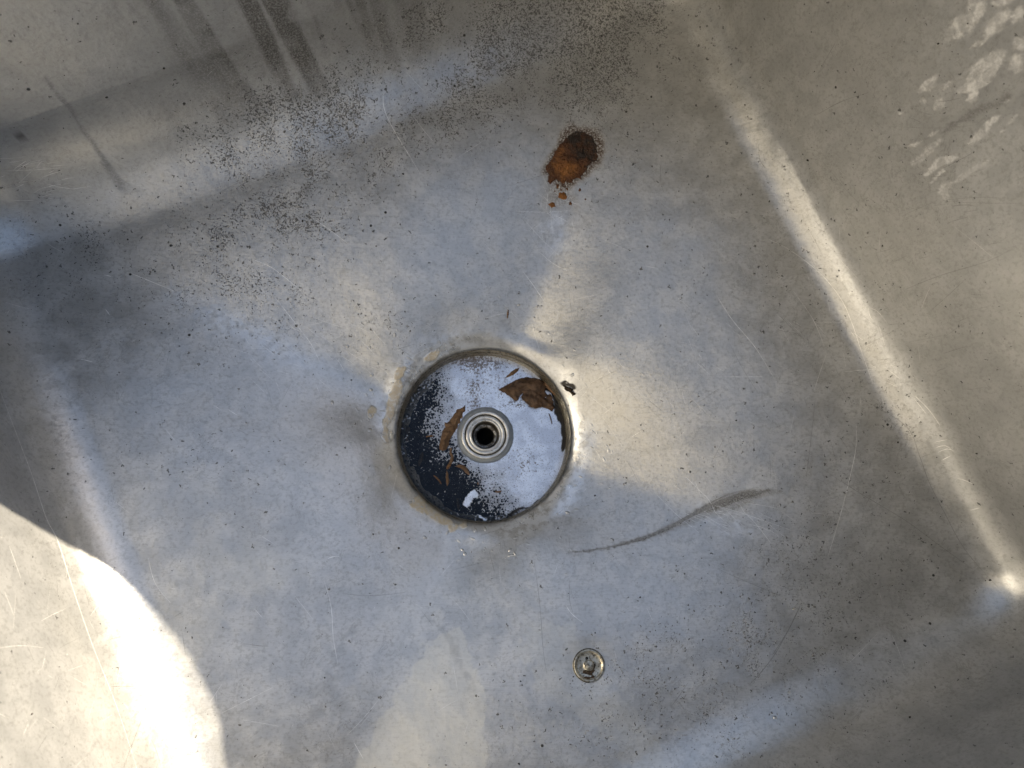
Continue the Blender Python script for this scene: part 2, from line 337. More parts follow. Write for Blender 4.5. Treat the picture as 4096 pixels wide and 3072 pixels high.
# broad smears along the top seam
streak = np.maximum(streak, .30 * blob(VX, VY, 1400, 470, 420, 70, -17) * sstep(-.2, .5, fbm(PN * 50, 77)))
white = np.zeros(len(P)); rightw = sstep(.02, .05, z) * (u > HU - .06)
wn3 = noise(np.stack([v * 150, z * 30, 0 * u], 1), 82) * .5 + fbm(PN * np.array([420, 420, 160]), 84, 3) * .6
for x0, y0, x1, y1, w_ in [(1150, 70, 920, 290, 62), (1100, 30, 1170, 60, 60), (1350, 90, 1200, 270, 56), (1210, 285, 1080, 345, 20), (1445, 50, 1385, 160, 30), (1290, 420, 1060, 610, 84), (1200, 590, 970, 670, 48), (1110, 680, 1040, 725, 34),
        (825, 555, 680, 680, 26), (800, 610, 740, 660, 20), (900, 600, 865, 655, 13), (715, 736, 718, 742, 20), (870, 735, 790, 800, 30), (850, 725, 890, 780, 16), (720, 1035, 620, 1105, 13), (840, 965, 745, 990, 9), (860, 1025, 640, 1225, 24),
        (1260, 870, 1050, 1060, 30), (1410, 850, 1350, 930, 18), (1320, 960, 1285, 985, 12), (970, 1145, 730, 1275, 30), (890, 1250, 770, 1335, 13), (1200, 1190, 930, 1355, 19), (940, 1345, 830, 1430, 28), (900, 1430, 865, 1470, 20), (1340, 735, 1310, 765, 12), (560, 835, 540, 860, 10),
        (1467, 420, 1380, 500, 50), (1467, 300, 1420, 350, 40), (1400, 10, 1250, 20, 30)]:
    q = [(3300 + x0 / 1.843, y0 / 1.843), (3300 + (x0 + x1) / 3.686, (y0 + y1) / 3.686), (3300 + x1 / 1.843, y1 / 1.843)]; hw_ = w_ / 3.686 * 1.9 + 2
    near = (VX > min(q[0][0], q[2][0]) - 90) & (VX < max(q[0][0], q[2][0]) + 90) & (VY > min(q[0][1], q[2][1]) - 90) & (VY < max(q[0][1], q[2][1]) + 90)
    dl_ = sd_line(VX[near] + (wx - VX)[near] * .35, VY[near] + (wy - VY)[near] * .35, q, [hw_ * .5, hw_ * 1.05, hw_ * .35])
    white[near] = np.maximum(white[near], sstep(1.5, .8, dl_ + .75 * wn3[near]) * (.55 + .35 * sstep(-.3, .3, wn3[near])))
white *= rightw
streak = np.maximum(streak, .5 * rightw * sstep(1.5, .3, sd_line(wx, wy, [(3780, 530), (3900, 440), (4010, 370)], [8, 22, 24])))
# pale water films with ragged edges at the foot of the picture
f1 = [(1380, 3200), (1480, 2950), (1620, 2700), (1720, 2560), (1830, 2520), (1900, 2640), (1960, 2760), (1930, 2900), (1950, 3000), (1880, 3200)]
f2 = [(2070, 2640), (2120, 2640), (2130, 2720), (2230, 2830), (2440, 2950), (2520, 3100), (2700, 3100), (2560, 2860), (2450, 2740), (2300, 2500), (2100, 2450)]
gx_ = wx + fbm(PN * 260, 33, 3) * 26; gy_ = wy + fbm(PN * 260, 49, 3) * 26
film = .46 * sstep(7, -7, sd_poly(gx_, gy_, f1)) * (.75 + .25 * sstep(-.2, .3, fbm(PN * 90, 34))) + .20 * sstep(8, -8, sd_poly(gx_, gy_, f2)) * sstep(-400, -40, sd_poly(VX, VY, f2) - 0) 
dr_ = fbm(PN * 330, 35, 2); film += .24 * sstep(.20, .30, dr_) * blob(VX, VY, 2180, 2930, 220, 170)
film += .16 * sstep(.05, .2, fbm(PN * 30, 91, 5)) * blob(VX, VY, 1000, 2400, 800, 500)
dull = np.zeros(len(P))
dull += .60 * sstep(-.35, .2, fbm(PN * 110, 131, 4)) * sstep(1.3, .3, sd_line(wx, wy, [(1460, 2480), (1390, 2620), (1300, 2760), (1220, 2880)], [20, 30, 45, 30]))
dull += .50 * sstep(-.35, .2, fbm(PN * 110, 132, 4)) * sstep(1.3, .2, sd_line(wx, wy, [(1700, 2430), (1800, 2600), (1900, 2760), (1970, 2900), (2000, 2970)], [8, 22, 26, 30, 10]))
dull += .45 * blob(VX, VY, 2650, 950, 160, 90, -30) * sstep(-.1, .3, fbm(PN * 70, 93)) + .45 * blob(VX, VY, 2420, 1080, 70, 60) + .35 * blob(VX, VY, 2060, 860, 40, 40)
_sq = [(2048 + a * .926, 1536 + b * .926) for a, b in [(235, 730), (420, 706), (590, 660), (750, 592), (870, 535), (980, 496), (1080, 470), (1165, 463)]]
_smear = sstep(1.25, .45, sd_line(VX + fbm(PN * np.array([500, 500, 1]), 301, 2) * 10, VY + fbm(PN * 400, 302, 2) * 10, _sq, [4, 7, 12, 22, 34, 36, 18, 5])) * (.45 + .55 * sstep(-.25, .25, noise(np.stack([(VX * .38 + VY * .92) / 9, (VX * .92 - VY * .38) / 160, 0 * VX], 1), 303)))
dull += .30 * sstep(1.4, .2, sd_line(wx, wy, [(2600, 1800), (2800, 1730), (3000, 1690), (3200, 1680)], [14, 22, 16, 6]))
dull += .30 * sstep(-.05, .25, fbm(PN * 22, 95, 5)) * blob(VX, VY, 1250, 2250, 500, 400)
dull += .12 * sstep(0, .4, fbm(PN * 20, 97, 5))
dull += .5 * rightw * sstep(.1, .45, noise(np.stack([v * 30, z * 5, 0 * u], 1), 98)) * .5
dull += (sstep(-.030, .015, z) * .52 * sstep(HV - .17, HV - .04, v) * sstep(HU + .01, HU - .09, u) + sstep(.004, .05, z) * .26 * sstep(HV - .02, HV - .12, v)) * (.8 + .5 * sstep(-.3, .4, fbm(PN * 16, 120, 4)))  # wall grime; its colour also paints in shade on walls and top bend
dull += .38 * blob(VX, VY, 2250, 200, 750, 420) * (.6 + .6 * sstep(-.3, .3, fbm(PN * 30, 121, 4)))  # dirt film, also painting in shade on the top floor facet
dull = np.clip(dull, 0, 1)
streak = np.maximum(streak, .90 * _smear)
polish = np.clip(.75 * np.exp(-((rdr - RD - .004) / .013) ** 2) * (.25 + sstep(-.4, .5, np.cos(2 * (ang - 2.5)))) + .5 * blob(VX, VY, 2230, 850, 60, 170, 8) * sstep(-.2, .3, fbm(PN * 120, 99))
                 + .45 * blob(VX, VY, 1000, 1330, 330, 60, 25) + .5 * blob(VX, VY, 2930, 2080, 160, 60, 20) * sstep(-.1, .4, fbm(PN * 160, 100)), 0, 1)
tan = np.zeros(len(P))
for b in [(1575, 1600, 26, 90, 15), (1640, 1990, 0, 0, 0), (1690, 1995, 40, 30, 40), (1765, 2080, 48, 24, 15), (1850, 2100, 18, 14, 0), (1555, 1740, 18, 30, 0), (1488, 1635, 14, 26, 0), (1600, 1500, 22, 50, 35), (1560, 1680, 20, 60, 8), (1660, 2010, 30, 34, 30), (1730, 2050, 40, 22, 35), (1810, 2110, 30, 20, 10), (1700, 2040, 70, 22, 38), (1720, 1420, 40, 16, -40)]:
    if b[2]: tan = np.maximum(tan, .8 * sstep(.35, .6, blob(wx * .5 + VX * .5, wy * .5 + VY * .5, *b) + .15 * fbm(PN * 300, 101)))
mud = np.zeros(len(P))
mud = np.maximum(mud, sstep(.35, .6, blob(wx * .6 + VX * .4, wy * .6 + VY * .4, 2262, 1553, 34, 12, 15) + .1 * fbm(PN * 500, 103)))
mud = np.maximum(mud, .8 * sstep(.8, .3, np.abs(rdr - RD) / .0022) * sstep(-.2, .6, fbm(PN * 120, 104)))
mud = np.maximum(mud, .75 * sstep(1, .5, sd_line(wx * .7 + VX * .3, wy * .7 + VY * .3, [(60, 530), (92, 526)], [5, 8])))
rst = np.clip(sstep(30, -5, sd_poly(wx * .5 + VX * .5, wy * .5 + VY * .5, [(2185, 690), (2190, 655), (2215, 600), (2250, 545), (2310, 515), (2380, 540), (2400, 600), (2385, 650), (2340, 700), (2290, 740), (2250, 745)])) * 1.0
    + .5 * blob(wx, wy, 2250, 790, 60, 50) , 0, 1)
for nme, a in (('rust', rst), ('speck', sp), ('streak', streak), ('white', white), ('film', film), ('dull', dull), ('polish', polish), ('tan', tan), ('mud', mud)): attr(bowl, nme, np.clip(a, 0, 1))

bvh = BVHTree.FromPolygons([tuple(p) for p in P], [tuple(int(i) for i in f) for f in grid_faces(NR, NTH)[:, ::-1]])
def hit(x, y):
    d = R @ np.array([x - 2048, -(y - 1536), -F]); d /= np.linalg.norm(d)
    loc, nn, _, dist = bvh.ray_cast(Vector((0, 0, H)), Vector(d), 5)
    if loc is None: return None, None
    if nn.dot(Vector(d)) > 0: nn = -nn
    return loc, nn

# scratches and weld beads, joined into the bowl's own mesh
SV, SF, SM = [], [], []
def smooth_px(pts, n):
    pts = np.array(pts, float); t = np.linspace(0, len(pts) - 1, n); out = []
    for q in t:
        i = min(int(q), len(pts) - 2); f = q - i
        p0 = pts[max(i - 1, 0)]; p1 = pts[i]; p2 = pts[i + 1]; p3 = pts[min(i + 2, len(pts) - 1)]
        out.append(.5 * ((2 * p1) + (-p0 + p2) * f + (2 * p0 - 5 * p1 + 4 * p2 - p3) * f * f + (-p0 + 3 * p1 - 3 * p2 + p3) * f ** 3))
    return out
def ribbon(pts, wid, mat, n=None, off=.00008):
    L = sum(math.dist(pts[i], pts[i + 1]) for i in range(len(pts) - 1))
    n = n or max(3, int(L / 22) + 2); pp = smooth_px(pts, n)
    hs = [hit(*p) for p in pp]
    if any(h[0] is None for h in hs): return
    b0 = len(SV)
    for i, (p, nn) in enumerate(hs):
        a = hs[max(i - 1, 0)][0]; b = hs[min(i + 1, n - 1)][0]; tdir = (b - a)
        if tdir.length < 1e-7: return
        side = tdir.normalized().cross(nn).normalized(); f = i / (n - 1); ww = wid * .8 * (math.sin(math.pi * (.06 + .88 * f)) ** .6) * random.uniform(.7, 1.2) / 2
        SV.append(tuple(p + nn * off + side * ww)); SV.append(tuple(p + nn * off - side * ww))
    for i in range(n - 1): SF.append((b0 + 2 * i, b0 + 2 * i + 1, b0 + 2 * i + 3, b0 + 2 * i + 2)); SM.append(mat)
q4 = lambda pts: [(2048 + a * .926, 1536 + b * .926) for a, b in pts]
q3 = lambda pts: [(a * .926, 1536 + b * .926) for a, b in pts]
q2 = lambda pts: [(2048 + a * .926, b * .926) for a, b in pts]
q1 = lambda pts: [(a * .926, b * .926) for a, b in pts]
for i in range(12):                               # feathered smear
    t = (i / 29 - .5) * 2; e0 = random.uniform(0, .25); e1 = random.uniform(.55, 1)
    full = smooth_px([(235, 730), (420, 706), (590, 660 + t * 5), (750, 592 + t * 18), (880, 530 + t * 32), (980, 500 + t * 42), (1090, 470 + t * 16), (1165, 463)], 60)
    seg = full[int(e0 * 59):max(int(e1 * 59), 20)]
    ribbon(q4([tuple(p) for p in seg[::5]]), random.uniform(.0003, .0007), 3)
for p in [[(1250, 945), (1200, 1050), (1140, 1160), (1080, 1240), (1035, 1290)], [(1245, 960), (1190, 1070), (1125, 1170)]]: ribbon(q4(p), .0007, 2)
for p in [q4([(760, 1290), (720, 1350), (690, 1390)]), q4([(900, 805), (1040, 865), (1170, 920)]), q4([(1330, 360), (1500, 470), (1700, 590), (1850, 700), (1990, 800)]),
          q4([(1500, 60), (1700, 180), (1760, 310), (1800, 420), (1870, 560), (1960, 720), (2100, 880)]), q4([(95, 760), (120, 950), (135, 1150), (150, 1250)]),
          q4([(250, 850), (248, 930), (262, 985)]), q4([(1310, 60), (1290, 250), (1270, 415)]), q2([(645, 690), (640, 770), (655, 830)]), q2([(1065, 620), (1070, 690), (1100, 730)]),
          q1([(1600, 545), (1750, 500), (1950, 482), (2100, 484), (2212, 497), (2300, 515)]), q1([(940, 835), (1030, 790), (1100, 772), (1150, 778)]),
          q3([(1480, 905), (1600, 915), (1750, 900)]), q3([(1050, 1120), (1110, 1130), (1160, 1133)]), q2([(0, 800), (120, 760), (300, 705)]),
          q2([(1330, 300), (1400, 180)]), q2([(1310, 500), (1420, 440), (1540, 400)]), q2([(1880, 965), (1920, 950), (1970, 938)]), q2([(1900, 890), (1960, 885), (2010, 892)]),
          q2([(1700, 1250), (1850, 1190), (2050, 1130), (2150, 1080)]), q3([(400, 960), (420, 1000)])]: ribbon(p, .00045, 2)
for p, wd in [(q1([(1655, 400), (1660, 470), (1700, 560), (1760, 660), (1815, 750)]), .0004), (q1([(1770, 480), (1820, 550), (1870, 610)]), .0003),
          (q1([(1320, 920), (1420, 990), (1500, 1050)]), .0004), (q1([(1090, 1120), (1180, 1160), (1300, 1255)]), .0005), (q1([(565, 1180), (650, 1215), (760, 1260)]), .0004),
          (q1([(1190, 970), (1215, 1005)]), .0003), (q1([(455, 1335), (475, 1362)]), .0009), (q1([(450, 1187), (480, 1194)]), .0008), (q1([(350, 1552), (400, 1563)]), .0007),
          (q2([(1100, 1030), (1200, 1080), (1330, 1180), (1420, 1290), (1470, 1400), (1510, 1520), (1560, 1660)]), .0004), (q2([(880, 1270), (950, 1380), (1050, 1500), (1130, 1630)]), .0005),
          (q2([(1210, 1250), (1300, 1380), (1350, 1500)]), .0003), (q2([(580, 1150), (630, 1160)]), .0005), (q2([(45, 1170), (90, 1230), (145, 1310)]), .0005), (q2([(120, 1090), (180, 1140), (240, 1170)]), .0004),
          (q2([(1540, 1330), (1545, 1365), (1560, 1385)]), .0004), (q2([(1545, 1330), (1580, 1345), (1620, 1395)]), .0004), (q2([(920, 1628), (1080, 1627)]), .0004), (q2([(1440, 1605), (1560, 1595)]), .0004),
          (q4([(1487, 180), (1485, 280), (1460, 400), (1420, 560), (1365, 745)]), .0005), (q4([(1740, 50), (1800, 110), (1850, 180)]), .0009), (q4([(1735, 60), (1790, 130)]), .0006),
          (q4([(1830, 250), (1880, 240)]), .0006), (q4([(1830, 275), (1870, 265), (1900, 285)]), .0006), (q4([(1840, 295), (1880, 280), (1910, 290)]), .0006), (q4([(1855, 330), (1895, 310)]), .0006),
          (q4([(1925, 408), (1955, 415), (1990, 432)]), .0007), (q4([(1980, 545), (2020, 535)]), .0007), (q4([(750, 400), (800, 450), (850, 500), (880, 560)]), .0004),
          (q4([(1000, 550), (1050, 600), (1120, 690)]), .0004), (q4([(860, 520), (1000, 560), (1200, 630)]), .0003), (q4([(235, 960), (260, 995), (305, 1030)]), .0005), (q4([(1505, 60), (1506, 95)]), .0005),
          (q3([(0, 30), (80, 240), (140, 400), (200, 580), (250, 680), (320, 900), (400, 1130), (480, 1330), (530, 1470), (590, 1659)]), .0006),
          (q3([(40, 700), (90, 840)]), .0006), (q3([(0, 1140), (90, 1130), (190, 1140)]), .0004), (q3([(20, 900), (60, 1000)]), .0006),
          (q3([(1400, 850), (1430, 960), (1440, 1100), (1460, 1210)]), .0004), (q3([(960, 1420), (1080, 1360), (1180, 1310)]), .0003), (q3([(1530, 1550), (1570, 1620)]), .0005),
          (q3([(640, 750), (670, 860), (740, 950)]), .0003), (q3([(920, 90), (960, 115)]), .0005), (q3([(985, 110), (1025, 135)]), .0006), (q3([(1415, 755), (1440, 745), (1465, 745)]), .0006)]:
    ribbon(p, wd, 1)
for (cx, cy, ww, hh, n, ad, sd_, mats) in [(1300, 1400, 420, 150, 70, 32, 18, (1, 1, 1)), (2200, 870, 90, 150, 40, 60, 50, (1, 1)), (2900, 2080, 260, 90, 46, 25, 14, (1, 1)), (2048, 1536, 2050, 1536, 240, 40, 60, (1, 1, 3, 2)),
                                     (1940, 1738, 620, 560, 110, 50, 50, (1, 1, 3)), (3350, 1150, 480, 700, 90, 50, 25, (3, 2, 1)), (300, 2650, 420, 420, 60, 80, 50, (1, 3)), (180, 700, 180, 100, 34, -10, 15, (1, 1)),
                                     (3750, 900, 350, 700, 60, -20, 14, (3, 3, 2)), (2950, 1450, 500, 400, 60, 40, 25, (1, 3)), (2600, 1500, 300, 200, 50, 60, 40, (1, 3, 2)), (600, 2900, 800, 300, 40, 110, 50, (1, 3))]:
    for _ in range(n):
        x = cx + random.gauss(0, .5) * ww; y = cy + random.gauss(0, .5) * hh
        if math.hypot(x - 1938, y - 1738) < 375 or not (-60 < x < 4150 and -60 < y < 3130): continue
        a = math.radians(random.gauss(ad, sd_)); L = random.lognormvariate(3.9, .7); L = min(L, 420); k = random.uniform(-.12, .12)
        p = [(x + math.cos(a + k * q) * L * q, y + math.sin(a + k * q) * L * q) for q in (-.5, 0, .5)]
        if any(math.hypot(a_ - 1938, b_ - 1738) < 365 for a_, b_ in p): continue
        ribbon(p, random.uniform(.00012, .00030), random.choice(mats))
def bead(x, y, l, wd, a, h):
    p, nn = hit(x, y)
    if p is None: return
    t = Vector((math.cos(a), math.sin(a), 0)); t = (t - nn * t.dot(nn)).normalized(); s = nn.cross(t); b0 = len(SV); NA = 12
    SV.append(tuple(p + nn * h)); 
    for k, (rr, hh) in enumerate(((.45, .85), (.8, .4), (1.15, -.3))):
        for i in range(NA):
            q = 2 * math.pi * i / NA; SV.append(tuple(p + t * (math.cos(q) * l * rr) + s * (math.sin(q) * wd * rr) + nn * (h * hh)))
    for i in range(NA): SF.append((b0, b0 + 1 + i, b0 + 1 + (i + 1) % NA)); SM.append(0)
    for k in range(2):
        for i in range(NA):
            a0 = b0 + 1 + k * NA; SF.append((a0 + i, a0 + NA + i, a0 + NA + (i + 1) % NA, a0 + (i + 1) % NA)); SM.append(0)
for _ in range(170):
    a = random.uniform(0, 2 * math.pi); rr = 372 + abs(random.gauss(0, 1)) * 110; x, y = 1938 + math.cos(a) * rr, 1738 + math.sin(a) * rr
    s = random.uniform(.0003, .0011); bead(x, y, s * random.uniform(1.2, 2.4), s * .75, random.gauss(2.2, .5), s * .14)
for x, y in [(1390, 1385), (1480, 1390), (1580, 1340), (1510, 1455), (1485, 1560), (1488, 1500), (2150, 1225), (2075, 1220), (1790, 2130), (1850, 2200), (1860, 2215), (1700, 2150), (2040, 2200), (1640, 2010), (1900, 2120), (1940, 2115),
             (3100, 2870), (1330, 1610), (1560, 1870), (1480, 1720), (2290, 1500), (2270, 2050)]:
    bead(x, y, random.uniform(.0012, .0020), random.uniform(.0008, .0014), random.uniform(0, 3), .0004)
bm = bmesh.new(); bm.from_mesh(bowl.data); vs = [bm.verts.new(p) for p in SV]
for f, m in zip(SF, SM):
    try: ff = bm.faces.new([vs[i] for i in f])
    except ValueError: continue
    ff.material_index = m; ff.smooth = True
bm.to_mesh(bowl.data); bm.free()

# rim with its rounded opening; its upper right outline follows the shadow edge seen on floor and left wall, carried back along the sun to rim height
nl = np.cross(BL - TL, A3); nl /= np.linalg.norm(nl); nl = nl if nl @ (TR - TL) > 0 else -nl
edge = []
for c in [(0, 2020), (100, 2080), (200, 2140), (300, 2200), (400, 2255), (500, 2330), (600, 2430), (700, 2550), (780, 2670), (840, 2790), (880, 2910), (903, 3072)]:
    p, _ = hit(*c); p = np.array(p); q = p + SUNV * ((RIMZ - p[2]) / SUNV[2]); edge.append(to_uv(q)[:2])
edge = np.array(edge)
e0, e1 = edge[0], edge[-1]
um, vm = .262, .19  # lower edge drawn inward to keep low sky light off the steel
loop = [(-um + .05, e0[1] + .01), (-um * .5, e0[1] + .012), (0, e0[1] + .008)] if e0[0] > .03 else [(-um + .05, e0[1] + .01), (-um * .5, e0[1] + .008)]
loop += [tuple(e) for e in edge]
loop += [(e1[0] - .004, e1[1] - .06), (e1[0] - .008, -.1), (e1[0] - .012, -vm + .06), (e1[0] - .03, -vm + .02), (e1[0] - .07, -vm), (0, -vm), (-um + .07, -vm), (-um + .02, -vm + .02), (-um, -vm + .07), (-um, 0), (-um, e0[1] - .06), (-um + .015, e0[1] - .012)]
pl = loop + [loop[0]]
L = []
npt = len(loop)
for i in range(npt):                               # closed Catmull-Rom
    p0, p1, p2, p3 = [np.array(loop[(i + k) % npt]) for k in (-1, 0, 1, 2)]
    for f in np.linspace(0, 1, 10, endpoint=False): L.append(.5 * ((2 * p1) + (-p0 + p2) * f + (2 * p0 - 5 * p1 + 4 * p2 - p3) * f * f + (-p0 + 3 * p1 - 3 * p2 + p3) * f ** 3))
L = np.array(L)
print('rim opening', edge.round(3).tolist())
n = len(L); cen = np.zeros(2)
dirn = L / np.linalg.norm(L, axis=1)[:, None]
def sq(d, hw, hh): return d * np.minimum(hw / np.maximum(np.abs(d[:, :1]), 1e-9), hh / np.maximum(np.abs(d[:, 1:]), 1e-9))
O = sq(dirn, HU + .145, HV + .145)
prof = [(L + (L * 0), RIMZ - .010), (L - dirn * .001, RIMZ - .003), (L + dirn * .0015, RIMZ + .001), (L + dirn * .006, RIMZ + .0025), (O - dirn * .004, RIMZ + .0025), (O, RIMZ), (O, RIMZ - .025), (O - dirn * .002, RIMZ - .025), (O - dirn * .002, RIMZ - .001), (L + dirn * .003, RIMZ - .001), (L + dirn * .002, RIMZ - .010)]
RV = np.concatenate([from_uv(np.concatenate([q, np.full((n, 1), zz)], 1)) for q, zz in prof])
M_RIM = simple('rim_steel', (.46, .455, .44), (.56, .55, .53), 60, .38, .8, .0002)
rim = mk_np('rim', RV, grid_faces(len(prof), n), M_RIM, basin)
cs = [(-HU - .12, -HV - .12), (HU + .12, -HV - .12), (HU + .12, HV + .12), (-HU - .12, HV + .12)]
cv = [tuple(from_uv(np.array([a, b, zz]))) for zz in (-.128, RIMZ - .002) for a, b in cs]
mk('outer_casing', cv, [(i, (i + 1) % 4, 4 + (i + 1) % 4, 4 + i) for i in range(4)], M_RIM, basin, False)

# ------------------------------------------------------------------ drain recess, its parts
LIPZ = DZ - .002; WZ = DZ - .0165; KS = (H - WZ) / .540
cup = lathe('drain_cup', [(RD + .0002, .0022), (RD - .0006, .0004), (RD - .0008, -.0015), (RD - .0002, -.0028), (RD + .0004, -.0040), (RD - .0010, -.0050), (RD - .0004, -.0065), (RD - .0010, -.010), (RD - .0012, -.018), (RD - .004, -.0225), (RD - .010, -.0240), (.018, -.0240), (.0172, -.0240)],
            M_CUPW, basin, (DC[0], DC[1], LIPZ), 200)
HC = unproj(1942, 1740, WZ + .001)
collar = lathe('collar', [(.0159, -.012), (.0159, .0006), (.0156, .0012), (.0152, .0013), (.0142, .0013), (.0138, .0011), (.0136, .0004)], M_RING, cup, (0, 0, 0), 128)
groove = lathe('groove', [(.0136, .0004), (.0135, -.0012), (.0130, -.0012), (.0129, .0002)], M_GROOVE, cup, (0, 0, 0), 128)
inner = lathe('inner_ring', [(.0129, .0002), (.0127, .0007), (.0110, .0007), (.0108, .0004), (.0105, .0004), (.0103, .0009), (.0094, .0009), (.0090, .0004), (.0088, -.0012)], M_RING, cup, (0, 0, 0), 128)
pipe = lathe('pipe', [(.0087, -.0012), (.0084, -.0030), (.0086, -.0042), (.0080, -.0056), (.0078, -.0070)], M_PIPE, cup, (0, 0, 0), 96, wob=.004)
lip = lathe('pipe_lip', [(.0078, -.0070), (.0072, -.0069), (.0062, -.0072), (.0058, -.0082)], steel_ring('crusted_lip', (.30, .30, .29), (.10, .09, .08), .5, .5), cup, (0, 0, 0), 96, wob=.012)
hole = lathe('pipe_hole', [(.0058, -.0082), (.0057, -.03), (.0001, -.031)], M_BLACK, cup, (0, 0, 0), 64)
flange = lathe('flange', [(.0193, -.004), (.0192, -.0018), (.0158, -.0016)], simple('cream_flange', (.78, .73, .62), (.66, .62, .53), 200, .5, .2, .0002), cup, (0, 0, 0), 128)
for o in (collar, groove, inner, pipe, lip, hole, flange): o.location = (HC[0] - DC[0], HC[1] - DC[1], HC[2] - LIPZ); o.scale = (1.11 * KS, 1.11 * KS, 1.11)

# water with a broken pale scum film
nr_, nt_ = 130, 260; V = []
for k in range(nr_):
    rr = .0174 * KS + (RD - .0174 * KS) * k / (nr_ - 1)
    for i in range(nt_):
        a = 2 * math.pi * i / nt_; f = k / (nr_ - 1)
        V.append((HC[0] + (DC[0] - HC[0]) * f + rr * math.cos(a), HC[1] + (DC[1] - HC[1]) * f + rr * math.sin(a), WZ))
V = np.array(V); zx, zy = proj(V); zx = (zx - 1450) * 1.952; zy = (zy - 1300) * 1.952
jx = zx + fbm(V * 90, 201, 4) * 130; jy = zy + fbm(V * 90, 205, 4) * 130
dpoly = [(560, 330), (650, 440), (670, 600), (640, 720), (640, 800), (700, 900), (790, 900), (840, 1010), (860, 1090), (930, 1160), (1010, 1230), (1080, 1340), (1130, 1440), (1300, 1470), (1200, 1600), (600, 1700), (150, 1300), (150, 600)]
sdp = sd_poly(jx, jy, dpoly)
filmv = sstep(-300, 260, sdp)
filmv = np.maximum(filmv, .95 * sstep(.3, .5, blob(jx, jy, 885, 1385, 55, 65)))
filmv = np.maximum(filmv, .9 * sstep(.3, .5, blob(jx, jy, 940, 1505, 45, 10)))
sl = sd_line(zx + (jx - zx) * .5, zy + (jy - zy) * .5, [(1440, 420), (1510, 560), (1530, 680), (1545, 800), (1570, 900), (1560, 960)], [14, 36, 40, 26, 34, 22])
sludge = sstep(1.15, .85, sl)
sludge = np.maximum(sludge, .9 * sstep(1.2, .6, sd_line(jx, jy, [(1090, 1530), (1240, 1450), (1330, 1400), (1400, 1330)], [22, 14, 9, 3])))
hr = np.hypot(V[:, 0] - HC[0], V[:, 1] - HC[1]); clear = sstep(.0211 * KS, .0205 * KS, hr + fbm(V * 400, 211, 2) * .0006)
brown = .9 * blob(zx, zy, 900, 290, 220, 70) + .35 * blob(zx, zy, 1150, 480, 400, 120) + .35 * blob(zx, zy, 1250, 1080, 200, 130) + .22 + .5 * blob(zx, zy, 880, 600, 60, 200) + .5 * blob(zx, zy, 1220, 620, 120, 40)
def water_mat():
    t = NT('scummed_water')
    f = t.attr('film'); vv = t.vor(560, vec=None); v2 = t.vor(1000)
    n = t.noise(500, 3, .6)
    # pores: round holes that grow and merge as the film thins
    thr = t.math('MULTIPLY', t.math('SUBTRACT', 1.0, f), 1.0)
    thr = t.math('ADD', thr, t.math('MULTIPLY', t.math('SUBTRACT', n, .5), .7))
    thr = t.math('SUBTRACT', thr, .16)
    h1 = t.step(t.math('SUBTRACT', vv, thr), -.06, .10)
    thr2 = t.math('SUBTRACT', t.math('MULTIPLY', thr, .8), .05); h2 = t.step(t.math('SUBTRACT', v2, thr2), -.06, .12)
    film = t.math('MULTIPLY', h1, h2)
    film = t.math('MULTIPLY', film, t.math('SUBTRACT', 1.0, t.attr('sludge')))
    film = t.math('MULTIPLY', film, t.math('SUBTRACT', 1.0, t.attr('clear')))
    fc = t.mix(t.step(t.noise(90, 5, .6), .38, .65), (.56, .585, .63), (.76, .785, .82))
    bth = t.math('MULTIPLY_ADD', t.attr('brown'), -.24, .66)
    fc = t.mix(t.math('MULTIPLY', t.step(t.noise(620, 5, .74), bth, t.math('ADD', bth, .07)), .85), fc, (.12, .075, .04))
    fc = t.mix(t.math('MULTIPLY', t.step(t.noise(1100, 3, .6), .56, .66), .6), fc, (.16, .14, .12))
    fc = t.mix(t.step(t.math('ADD', f, t.math('MULTIPLY', t.math('SUBTRACT', n, .5), .5)), .35, .95, .75, 0), fc, (.20, .185, .165))
    fb = t.n.new('ShaderNodeBsdfPrincipled'); t._in(fb.inputs['Base Color'], fc); fb.inputs['Roughness'].default_value = .33; t._in(fb.inputs['Metallic'], .75)
    t._in(fb.inputs['Normal'], t.bump(t.noise(700, 4, .6), .0002, .6))
    dk = t.n.new('ShaderNodeBsdfPrincipled'); t._in(dk.inputs['Base Color'], (.012, .010, .008)); dk.inputs['Roughness'].default_value = .6
    t._in(dk.inputs['Normal'], t.bump(n, .001, 1))
    tr = t.n.new('ShaderNodeBsdfTransparent'); t._in(tr.inputs[0], (.62, .66, .72)); gl = t.n.new('ShaderNodeBsdfGlossy'); gl.inputs['Roughness'].default_value = .03
    fr = t.n.new('ShaderNodeFresnel'); fr.inputs[0].default_value = 1.33
    def mixs(fac, a, b):
        m = t.n.new('ShaderNodeMixShader'); t._in(m.inputs[0], fac); t.l.new(a.outputs[0], m.inputs[1]); t.l.new(b.outputs[0], m.inputs[2]); return m
    wtr = mixs(fr.outputs[0], tr, gl)
    dots = t.math('MULTIPLY', t.step(t.noise(1400, 2, .6), .66, .70), .6)     # fine floating dust
    o = mixs(t.math('MAXIMUM', film, t.math('MULTIPLY', dots, t.math('SUBTRACT', 1.0, t.attr('clear')))), wtr, fb); o = mixs(t.attr('sludge'), o, dk)
    t.l.new(o.outputs[0], t.out.inputs[0]); return t.m
water = mk_np('water', V, grid_faces(nr_, nt_), water_mat())
props(water, kind='structure')
for nme, a in (('film', filmv), ('sludge', sludge), ('clear', clear), ('brown', brown)): attr(water, nme, np.clip(a, 0, 1))
